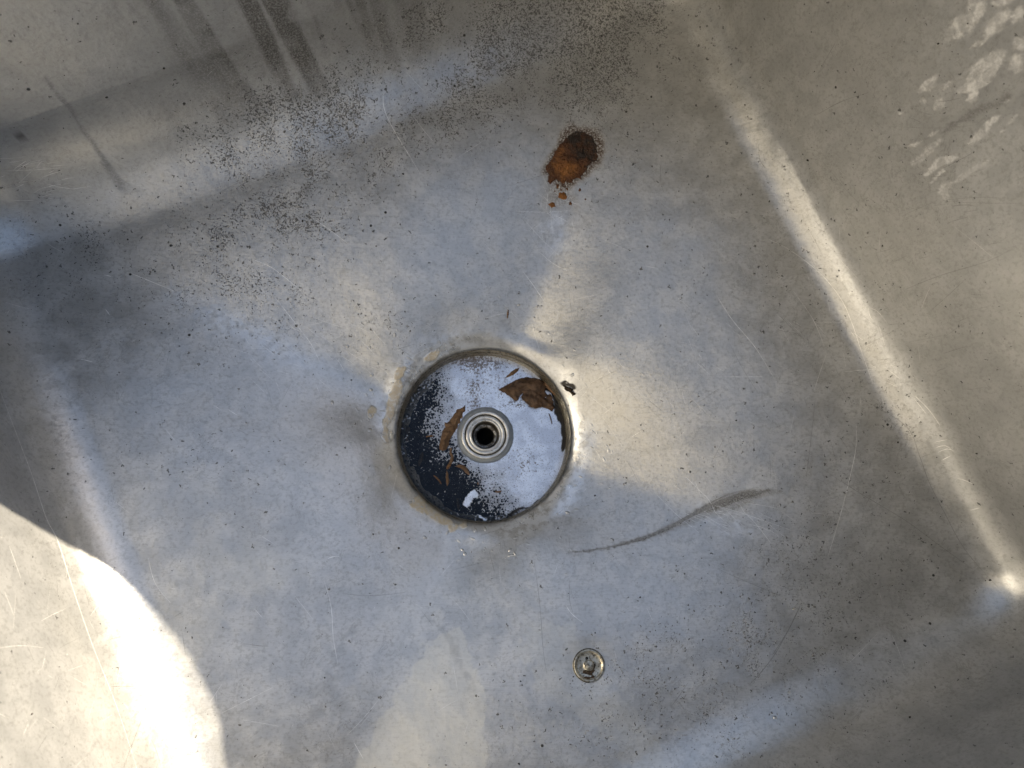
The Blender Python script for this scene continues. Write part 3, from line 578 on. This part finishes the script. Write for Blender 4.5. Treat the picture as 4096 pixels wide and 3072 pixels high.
# wet black silt lying under the water
silt_v = []; NSR, NST = 40, 120
for k in range(NSR):
    for i in range(NST):
        a = 2 * math.pi * i / NST; rr = .0205 + (RD - .0042 - .0205) * k / (NSR - 1)
        silt_v.append((DC[0] + rr * math.cos(a), DC[1] + rr * math.sin(a), 0))
silt_v = np.array(silt_v); silt_v[:, 2] = LIPZ - .0236 + .0015 * np.clip(fbm(silt_v * 120, 221, 3) + .6, 0, 2)
silt = mk_np('silt', silt_v, grid_faces(NSR, NST), simple('navy_black_silt', (.006, .008, .013), (.014, .016, .022), 260, .8, 0, .0004))
props(silt, 'black silt lying under the dark water in the drain recess', 'silt', kind='stuff')

# ------------------------------------------------------------------ small round cap in the floor
cp, cnv = hit(2356, 2662)
_cq = [hit(2356 + a, 2662 + b)[0] for a, b in ((-85, 0), (0, -85), (85, 0), (0, 85))]
cnm = (_cq[2] - _cq[0]).cross(_cq[1] - _cq[3]).normalized(); cnm = cnm if cnm.z > 0 else -cnm
cap = lathe('cap', [(.0112, -.0014), (.0111, -.0004), (.01085, -.0003), (.01080, -.0008), (.01050, -.0008), (.01045, .0003), (.0102, .0006), (.0094, .0005), (.0090, .0003), (.0086, -.0002), (.0080, -.0004), (.0045, -.0004), (.0036, -.0003), (.0033, .0001), (.0030, .0003), (.0001, .00035)],
            M_CAP, basin, tuple((_cq[0] + _cq[1] + _cq[2] + _cq[3]) / 4 + Vector((0, 0, .0004))), 128, cnm)
lathe('cap_gap', [(.01085, -.0006), (.01045, -.0006)], M_BLACK, cap, (0, 0, 0), 96)  # flat black ring painting in the shade of the gap
def cap_plane(x, y):
    d = Vector(R @ np.array([x - 2048, -(y - 1536), -F])); nn = cap.matrix_basis.to_3x3() @ Vector((0, 0, 1)); q = cap.location + nn * (-.0004)
    o_ = Vector((0, 0, H)); return o_ + d * ((q - o_).dot(nn) / d.dot(nn))
ho = lathe('cap_hole', [(.00105, 0.00005), (.0001, 0.00006)], M_BLACK, cap, (0, 0, 0), 24)  # cap holes are flat black discs, their darkness only colour
def cap_local(x, y, dz):
    p, _ = hit(x, y); m = cap.matrix_basis.inverted(); q = m @ p; q.z = dz; return q
ho.location = cap_local(2347, 2633, -.00038)
ho2 = lathe('cap_hole', [(.00045, 0.00005), (.0001, 0.00006)], M_BLACK, cap, (0, 0, 0), 16); ho2.location = cap_local(2355, 2661, .0004)

# ------------------------------------------------------------------ loose things
def lump(name, poly, mat, h, label, cat, group=None, n=34, noise_s=500, z0=None, seed=1, thick=.0003):
    """irregular clump standing on the steel: outline given where it lies, height by distance to its edge"""
    poly = [tuple(p) for p in poly]; xs = [p[0] for p in poly]; ys = [p[1] for p in poly]
    cx, cy = sum(xs) / len(xs), sum(ys) / len(ys)
    sup = (lambda x, y: hit(x, y)[0]) if z0 is None else z0; c0 = sup(cx, cy); V = []; rings_ = n; m = len(poly) * 4
    den = []
    for i in range(len(poly)):
        for f in (0, .25, .5, .75): 
            a, b = poly[i], poly[(i + 1) % len(poly)]; den.append((a[0] + (b[0] - a[0]) * f, a[1] + (b[1] - a[1]) * f))
    for k in range(rings_ + 1):
        s = 1 - k / rings_
        for (x, y) in den:
            q = (cx + (x - cx) * max(s, .002), cy + (y - cy) * max(s, .002)); p = sup(*q)
            V.append(np.array(p))
    V = np.array(V); s = np.repeat(1 - np.arange(rings_ + 1) / rings_, m)
    jit = np.stack([fbm(V * noise_s, seed, 3), fbm(V * noise_s, seed + 50, 3), 0 * s], 1) * .0009 * min(1, h / .002)
    V = V + jit; V[:, 2] += h * np.sqrt(np.clip(1 - s ** 2.2, 0, 1)) * (.75 + .8 * fbm(V * noise_s * .5, seed + 7, 3)) + fbm(V * noise_s * 2, seed + 9, 3) * h * .25 * (s < .98) - thick * (s > .98)
    o = mk_np(name, V - np.array(c0), grid_faces(rings_ + 1, m)[:, ::-1], mat); o.location = c0
    me = o.data
    props(o, label, cat, group); return o, V, s
def ragged(poly, amp, seed, per=4):
    out = []; rn = random.Random(seed)
    for i in range(len(poly)):
        a, b = poly[i], poly[(i + 1) % len(poly)]
        for k in range(per): f = k / per; out.append((a[0] + (b[0] - a[0]) * f + rn.gauss(0, amp), a[1] + (b[1] - a[1]) * f + rn.gauss(0, amp)))
    return out
z2 = lambda pts: [(2100 + a / 3.6875, 450 + b / 3.6875) for a, b in pts]
z1 = lambda pts: [(1450 + a / 1.952, 1300 + b / 1.952) for a, b in pts]
def rust_mat():
    t = NT('caked_rust'); n = t.noise(160, 5, .7); f = t.noise(900, 4, .7)
    to = t.attr('tone'); k = t.math('ADD', to, t.math('MULTIPLY', t.math('SUBTRACT', n, .5), .9))
    c = t.mix(t.step(k, .12, .42), (.022, .014, .011), (.10, .036, .013)); c = t.mix(t.step(k, .40, .80), c, (.34, .135, .035))
    c = t.mix(t.math('MULTIPLY', t.step(f, .56, .68), .7), c, (.03, .015, .007)); c = t.mix(t.step(t.noise(1500, 2, .5), .68, .73), c, (.42, .24, .09))
    return t.fin(c, t.step(f, .4, .7, .35, .8), 0, t.bump(t.noise(1900, 3, .7), .0008, 1, t.bump(f, .0010, 1)), .5)
M_RUST = rust_mat()
rp = [(560, 420), (620, 340), (690, 300), (760, 270), (830, 280), (900, 300), (960, 330), (1010, 370), (1060, 470), (1060, 560), (1070, 640), (1075, 700), (1000, 730), (960, 760), (900, 840), (860, 900), (820, 950), (825, 1000), (760, 970), (720, 990), (680, 1040), (650, 1055), (600, 1030), (545, 1075), (500, 1010), (440, 970), (410, 1030), (345, 1065), (335, 980), (350, 910), (310, 850), (315, 775), (390, 700), (430, 600), (490, 500)]
ro_, RVv, rs = lump('rust_mound', z2(ragged(rp, 9, 4)), M_RUST, .0028, 'brown and orange caked rust mound on the steel floor above the drain', 'rust', n=60, seed=5)
X, Y = proj(RVv); X = (X - 2100) * 3.6875; Y = (Y - 450) * 3.6875
attr(ro_, 'tone', np.clip(.27 + .50 * blob(X, Y, 600, 830, 220, 180, 20) + .30 * blob(X, Y, 540, 540, 110, 100) - .20 * blob(X, Y, 760, 600, 200, 90, 25) - .1 * (Y < 450), 0, 1))
for i, (x, y, r, sx, lab) in enumerate([(480, 1085, 36, .8, 'rust crumb nearest the lower left foot of the rust mound'), (622, 1130, 28, .8, 'rust crumb just under the middle of the rust mound, above the ragged crumb'), (806, 1140, 25, .8, 'small oval rust crumb below the right end of the mound'),
                          (550, 1235, 68, 1.05, 'largest ragged rust crumb lying below the rust mound'), (672, 1340, 40, .8, 'crooked rust crumb to the lower right of the largest ragged crumb'), (400, 1365, 46, 1.3, 'bright oval orange rust crumb, farthest left below the mound'),
                          (890, 1280, 16, 1.0, 'tiny rust grain farthest right below the rust mound'), (440, 1160, 13, 1, 'tiny rust grain left of the crumbs under the mound'), (530, 1140, 17, 1, 'tiny rust grain between the mound foot and the largest crumb')]):
    pp = []; rnd = random.Random(i + 3)
    for k in range(11):
        a = 2 * math.pi * k / 11; q = r * rnd.uniform(.6, 1.15); pp.append((x + math.cos(a) * q * sx, y + math.sin(a) * q))
    o, VV, _ = lump('rust_crumb', z2(pp), M_RUST, r * .000022, lab, 'rust crumb', 'rust crumbs below the rust mound', n=8, noise_s=900, seed=20 + i, thick=.0001)
    attr(o, 'tone', np.full(len(VV), .75 if i in (3, 5) else .55))

def leaf(name, poly, mat, label, cat, z, arch=.0015, mid=None, group=None, thick=.00025, curl=.0, seed=1, dirty=None, parent=None, tilt=(0, 0)):
    """thin leaf blade with real thickness, arched and wrinkled, lying at height z"""
    me = bpy.data.meshes.new(name); b = bmesh.new(); xs = [p[0] for p in poly]; ys = [p[1] for p in poly]
    cx, cy = sum(xs) / len(xs), sum(ys) / len(ys); den = []
    for i in range(len(poly)):
        a_, b_ = poly[i], poly[(i + 1) % len(poly)]; k = max(1, int(math.dist(a_, b_) / 5))
        for f in range(k): den.append((a_[0] + (b_[0] - a_[0]) * f / k + random.uniform(-1, 1), a_[1] + (b_[1] - a_[1]) * f / k + random.uniform(-1, 1)))
    # fill by grid points inside + outline, Delaunay
    from mathutils.geometry import delaunay_2d_cdt
    step = max(3.0, math.sqrt((max(xs) - min(xs)) * (max(ys) - min(ys))) / 26)
    gx, gy = np.meshgrid(np.arange(min(xs), max(xs), step), np.arange(min(ys), max(ys), step)); gx = gx.ravel(); gy = gy.ravel()
    ins = sd_poly(gx, gy, den) < -step * .5
    pts = [Vector(p) for p in den] + [Vector((a_, b_)) for a_, b_ in zip(gx[ins] + RNG.uniform(-.5, .5, ins.sum()), gy[ins] + RNG.uniform(-.5, .5, ins.sum()))]
    vv, _, ff, *_r = delaunay_2d_cdt(pts, [], [list(range(len(den)))], 1, 1e-4)
    A = np.array([(p.x, p.y) for p in vv]); sdv = -sd_poly(A[:, 0], A[:, 1], den); W = max(sdv.max(), 1)
    base = np.array([unproj(x, y, z) for x, y in A])
    hgt = arch * (1 - (1 - np.clip(sdv / W, 0, 1)) ** 2) + fbm(base * 130, seed, 3) * arch * .9 + curl * sstep(.35, 0, sdv / W) * (.5 + fbm(base * 90, seed + 4, 2))
    if mid:
        dm = sd_line(A[:, 0], A[:, 1], mid, [1.0] * len(mid)); hgt += arch * .55 * np.exp(-(dm / 5) ** 2) - arch * .5 * np.exp(-(dm / 16) ** 2)
        # side veins, raked off the midrib
        (x0, y0), (x1, y1) = mid[0], mid[-1]; L_ = math.dist(mid[0], mid[-1]); tx, ty = (x1 - x0) / L_, (y1 - y0) / L_
        al = (A[:, 0] - x0) * tx + (A[:, 1] - y0) * ty; hgt += arch * .16 * np.sin((al - dm * .8) / 3.6)
    base[:, 2] += hgt + (A[:, 0] - cx) * tilt[0] + (A[:, 1] - cy) * tilt[1]
    org = np.array(unproj(cx, cy, z)); base -= org; nV = len(base)
    V = np.concatenate([base, base - np.array([0, 0, thick])]); Fs = [tuple(f) for f in ff]
    cnt = {}
    for f in ff:
        for i in range(len(f)):
            e = (f[i], f[(i + 1) % len(f)]); cnt[e] = cnt.get(e, 0) + 1
    Fs += [tuple(nV + i for i in reversed(f)) for f in ff]
    for (a_, b_) in cnt:
        if (b_, a_) not in cnt: Fs.append((b_, a_, nV + a_, nV + b_))
    o = mk(name, V, Fs, mat, parent)
    bm2 = bmesh.new(); bm2.from_mesh(o.data); bmesh.ops.recalc_face_normals(bm2, faces=bm2.faces); bm2.to_mesh(o.data); bm2.free()
    o.location = org
    if label: props(o, label, cat, group)
    return o
lf1 = [(1060, 505), (1090, 488), (1140, 462), (1200, 432), (1240, 415), (1280, 405), (1340, 415), (1390, 428), (1425, 445), (1435, 480), (1425, 520), (1445, 545), (1470, 540), (1480, 560), (1488, 600), (1500, 640), (1482, 676), (1450, 655), (1430, 648), (1400, 640), (1352, 656), (1310, 640), (1275, 605), (1240, 575), (1238, 556), (1258, 528), (1230, 552), (1215, 590), (1190, 592), (1150, 557), (1105, 528)]
leaf('dead_leaf', z1(lf1), M_LEAF, 'large pointed dark brown dead leaf with a torn lower edge, in the drain recess', 'leaf', WZ + .0010, .0036, z1([(1060, 505), (1200, 500), (1330, 530), (1420, 590), (1485, 650)]), 'dead leaves in the drain recess', curl=.0012, seed=11)
lf2 = [(802, 628), (804, 660), (792, 700), (770, 750), (742, 800), (712, 845), (690, 880), (676, 905), (678, 930), (650, 975), (626, 984), (600, 968), (600, 940), (612, 885), (625, 830), (642, 795), (640, 757), (662, 765), (690, 732), (716, 690), (740, 655), (775, 640)]
leaf('dead_leaf', z1(lf2), M_LEAF2, 'long narrow torn tan brown leaf piece leaning beside the left of the central drain ring', 'leaf', WZ + .0010, .0032, z1([(795, 640), (730, 760), (650, 880), (620, 975)]), 'dead leaves in the drain recess', curl=.0010, seed=12)
leaf('dead_leaf', z1([(1115, 412), (1128, 392), (1160, 365), (1195, 342), (1222, 334), (1222, 350), (1195, 378), (1160, 398), (1130, 408)]), M_LEAF2, 'thin pointed brown leaf sliver above the large dead leaf', 'leaf', WZ + .0006, .0010, z1([(1115, 412), (1165, 375), (1222, 338)]), 'dead leaves in the drain recess', seed=13)
leaf('dead_leaf', z1([(657, 1130), (668, 1160), (675, 1195), (676, 1230), (662, 1258), (654, 1240), (650, 1190)]), M_LEAF2, 'small brown upright leaf sliver below the narrow leaf, in the dark water', 'leaf', WZ + .0005, .0008, z1([(658, 1135), (665, 1250)]), 'dead leaves in the drain recess', seed=14)
leaf('dead_leaf', z1([(720, 1105), (750, 1092), (790, 1096), (815, 1115), (830, 1145), (840, 1172), (825, 1170), (800, 1150), (785, 1128), (750, 1112)]), M_LEAF2, 'curled golden brown leaf scrap below the central drain ring', 'leaf', WZ + .0006, .0016, z1([(725, 1104), (795, 1118), (836, 1168)]), 'dead leaves in the drain recess', curl=.002, seed=15)
leaf('dead_leaf', z1([(1408, 432), (1440, 445), (1465, 475), (1495, 510), (1520, 548), (1505, 560), (1480, 530), (1450, 500), (1425, 470)]), M_LEAF2, 'tan leaf strip standing against the recess wall right of the large dead leaf', 'leaf', WZ + .0035, .0012, None, 'dead leaves in the drain recess', seed=16, tilt=(.00005, 0))
leaf('sunken_leaf', z1([(345, 790), (370, 800), (372, 850), (350, 900), (330, 930), (322, 880), (330, 830)]), M_SUNK, 'dim sunken leaf under the dark water at the far left of the drain recess', 'leaf', WZ - .002, .0008, None, 'leaves sunk in the dark water', seed=17)
leaf('sunken_leaf', z1([(470, 990), (480, 1020), (462, 1070), (440, 1110), (432, 1070), (445, 1020)]), M_SUNK, 'dim slender sunken leaf in the dark water left of the upright sliver', 'leaf', WZ - .002, .0008, None, 'leaves sunk in the dark water', seed=18)
leaf('sunken_leaf', z1([(735, 1350), (755, 1360), (762, 1410), (750, 1450), (738, 1410)]), M_SUNK, 'dim sunken leaf near the bottom edge of the drain recess', 'leaf', WZ - .002, .0008, None, 'leaves sunk in the dark water', seed=19)

def twig(name, pts, z, rad, mat, label, group=None, surf=False):
    pp = smooth_px(pts, max(5, len(pts) * 5)); C = []
    for x, y in pp:
        C.append(np.array(hit(x, y)[0]) + np.array([0, 0, rad]) if surf else unproj(x, y, z) + np.array([0, 0, random.uniform(0, rad * .5)]))
    C = np.array(C); org = C[len(C) // 2].copy(); V = []; NS = 8
    for i, c in enumerate(C):
        t = C[min(i + 1, len(C) - 1)] - C[max(i - 1, 0)]; t /= np.linalg.norm(t); s = np.cross(t, A3); s /= np.linalg.norm(s); w_ = np.cross(s, t)
        f = i / (len(C) - 1); rr = rad * (.35 + .65 * math.sin(math.pi * (.08 + .84 * f))) * random.uniform(.8, 1.2)
        for k in range(NS): q = 2 * math.pi * k / NS; V.append(c - org + (s * math.cos(q) + w_ * math.sin(q) * .7) * rr)
    Fs = [tuple(f) for f in grid_faces(len(C), NS)] + [tuple(range(NS))[::-1], tuple((len(C) - 1) * NS + k for k in range(NS))]
    o = mk(name, V, [tuple(int(i) for i in f) for f in Fs], mat); o.location = org; props(o, label, 'twig', group); return o
G = 'small twigs in and near the drain'
twig('twig', z1([(690, 960), (688, 1000), (700, 1030), (690, 1070), (672, 1100), (660, 1125)]), WZ + .0008, .0012, M_LEAF2, 'crooked yellow brown twig running down from the narrow leaf piece', G)
twig('twig', z1([(660, 1120), (685, 1085)]), WZ + .0014, .0014, M_TWIG, 'short thick orange twig bit at the foot of the crooked twig', G)
twig('twig', z1([(556, 1175), (580, 1195), (602, 1220), (615, 1242)]), WZ + .0006, .0006, M_TWIG, 'thin curved orange twig floating on the dark water left of the upright sliver', G)
twig('twig', z1([(497, 873), (520, 868), (556, 865)]), WZ + .0006, .0006, M_TWIG, 'thin straight orange twig left of the narrow leaf piece', G)
twig('twig', z1([(1035, 1300), (1060, 1304), (1086, 1294)]), WZ + .0006, .0006, M_TWIG, 'short red orange twig on the pale scum near the bottom of the recess', G)
twig('twig', z1([(905, 1225), (900, 1250)]), WZ + .0005, .0004, M_TWIG, 'tiny orange twig in the speckled scum above the short red orange one', G)
twig('twig', z1([(1455, 690), (1470, 730), (1480, 775)]), WZ + .0005, .0005, M_LEAF, 'dark brown stalk below the tip of the large dead leaf', G)
twig('twig', [(2033, 1240), (2031, 1258), (2029, 1274)], 0, .0006, M_TWIG, 'small rusty upright twig lying on the steel above the drain', G, True)
twig('twig', [(1740, 1180 - 0), (1744, 1186)], 0, .0004, M_GRIT, 'minute dark stalk on the steel floor up and left of the drain', G, True)
# dirt clump on the lip of the drain
cl, CV, _ = lump('dirt_clump', z1([(1562, 470), (1590, 472), (1612, 486), (1645, 508), (1630, 522), (1668, 545), (1640, 556), (1622, 530), (1600, 520), (1580, 505)]), simple('black_brown_dirt', (.02, .014, .009), (.06, .038, .02), 700, .8, 0, .0006), .0026,
     'dark crumbly dirt clump on the right lip of the drain recess', 'dirt', n=12, noise_s=900, seed=41)
lump('mud_crust', [(2200 + a / 5.53, 2500 + b / 5.53) for a, b in ragged([(730, 990), (800, 985), (850, 1000), (870, 950), (930, 930), (960, 880), (955, 800), (985, 800), (1015, 880), (1000, 940), (970, 990), (1010, 1000), (960, 1060), (930, 1140), (880, 1110), (820, 1100), (750, 1070), (700, 1080), (715, 1030)], 7, 8, 3)],
     simple('dark_brown_mud', (.025, .018, .012), (.075, .05, .032), 800, .8, 0, .0005), .0007, 'dark brown mud crust caked on the small round cap', 'mud', n=10, noise_s=1100, seed=51, z0=cap_plane)
lump('mud_crumb', [(2200 + a / 5.53, 2500 + b / 5.53) for a, b in [(735, 1150), (790, 1130), (850, 1150), (900, 1150), (960, 1110), (1005, 1130), (985, 1170), (900, 1185), (845, 1215), (790, 1232), (745, 1205)]],
     simple('brown_mud', (.03, .02, .012), (.08, .05, .03), 800, .8, 0, .0005), .0006, 'ragged brown mud crumb at the bottom edge of the small round cap', 'mud', n=8, noise_s=1100, seed=52, z0=cap_plane)

# ------------------------------------------------------------------ loose grit and sand
def grit(name, mat, count, blobs, smin, smax, label, bg=.1, extra=()):
    ico = bmesh.new(); bmesh.ops.create_icosphere(ico, subdivisions=1, radius=1); iv = np.array([v.co[:] for v in ico.verts]); jf = np.array([[v.index for v in f.verts] for f in ico.faces]); ico.free()
    VV, FF = [], []; n = 0; tries = 0; spots = list(extra)
    while len(spots) < count + len(extra) and tries < count * 60:
        tries += 1; x, y = random.uniform(-80, 4170), random.uniform(-80, 3150)
        d = bg + sum(b[4] * float(blob(np.float64(x), np.float64(y), *b[:4])) for b in blobs)
        if random.random() < d and math.hypot(x - 1938, y - 1738) > 362 and math.hypot(x - 2356, y - 2662) > 66: spots.append((x, y, min(smax, smin * random.lognormvariate(0, .5))))
    for x, y, s in spots:
        p, nn = hit(x, y)
        if p is None: continue
        rot = np.linalg.qr(RNG.normal(size=(3, 3)))[0]; q = iv * RNG.uniform(.6, 1.25, (len(iv), 1)) * np.array([1, RNG.uniform(.5, 1), .6]); q = (q @ rot) * s
        VV.append(q + np.array(p) + np.array(nn) * s * .35); FF.append(jf + n); n += len(iv)
    o = mk_np(name, np.concatenate(VV), np.concatenate(FF), mat); o.data.polygons.foreach_set('use_smooth', np.zeros(len(o.data.polygons), bool))
    props(o, label, 'grit', kind='stuff'); return o
GB = [(2250, 60, 480, 260, .5), (2400, 250, 170, 330, .8), (1250, 620, 430, 190, .4), (1080, 860, 260, 130, .5), (900, 1180, 420, 170, .35), (120, 1000, 480, 260, .35), (1350, 1300, 400, 120, .2),
      (3350, 2250, 420, 330, .35), (2650, 2720, 380, 200, .3), (3150, 2650, 500, 300, .25), (3500, 1750, 200, 260, .3), (3000, 700, 700, 500, .10)]
grit('black_grit', M_GRIT, 2300, GB, .00022, .00075, 'fine black grit scattered over the steel floor of the basin', .05,
     [(1612, 696, .0011), (3077, 807, .0010), (3232, 640, .0011), (2980, 420, .0007), (2715, 765, .0007), (1505, 985, .0007), (1210, 885, .0010), (655, 272, .0010), (1405, 1520, .0008), (265, 2070, .0006), (3020, 2450, .0009), (2560, 2390, .0008), (3960, 2320, .0010), (3590, 1770, .0009),
      (2945, 1682, .0008), (2440, 1780, .0006), (2380, 1983, .0009), (3390, 2930, .0008), (3020, 2300, .0009), (3640, 2870, .0011), (2076, 3055, .0011), (2340, 2735, .0005), (2300, 1700, .0004), (2710, 2285, .0008), (2820, 2090, .0007)])
grit('pale_sand', M_SAND, 1100, [(2250, 60, 480, 260, .2), (2390, 350, 130, 330, .9), (1250, 700, 500, 250, .25), (900, 1180, 500, 250, .45), (120, 1000, 480, 300, .4), (2950, 1450, 120, 130, .9), (2340, 550, 70, 70, .9), (1938, 1738, 600, 600, .2)], .00014, .00045,
     'tiny pale sand grains glinting on the steel floor of the basin', .06)

# ------------------------------------------------------------------ ground the basin stands on
gv = [(-12, -12, -.13), (12, -12, -.13), (12, 12, -.13), (-12, 12, -.13)]
props(mk('ground', gv, [(0, 1, 2, 3)], M_GROUND, None, False), kind='structure')
# unseen cream wall, added to bounce warm sunlight onto the steel
M_WALL = simple('cream_render', (.44, .415, .37), (.50, .475, .43), 3, .9, 0, .003)
hx0, hx1 = -HU - .62, -HU - .42; wvv = [tuple(from_uv(np.array([a, b, zz]))) for zz in (-.13, 3.6) for a, b in ((hx0, -3.5), (hx1, -3.5), (hx1, .45), (hx0, .45))]
hw = mk('bounce_wall', wvv, [(0, 1, 5, 4), (1, 2, 6, 5), (2, 3, 7, 6), (3, 0, 4, 7), (4, 5, 6, 7)], M_WALL, None, False)
props(hw, 'unseen cream wall in the sun, added to warm the light on the basin', 'wall')
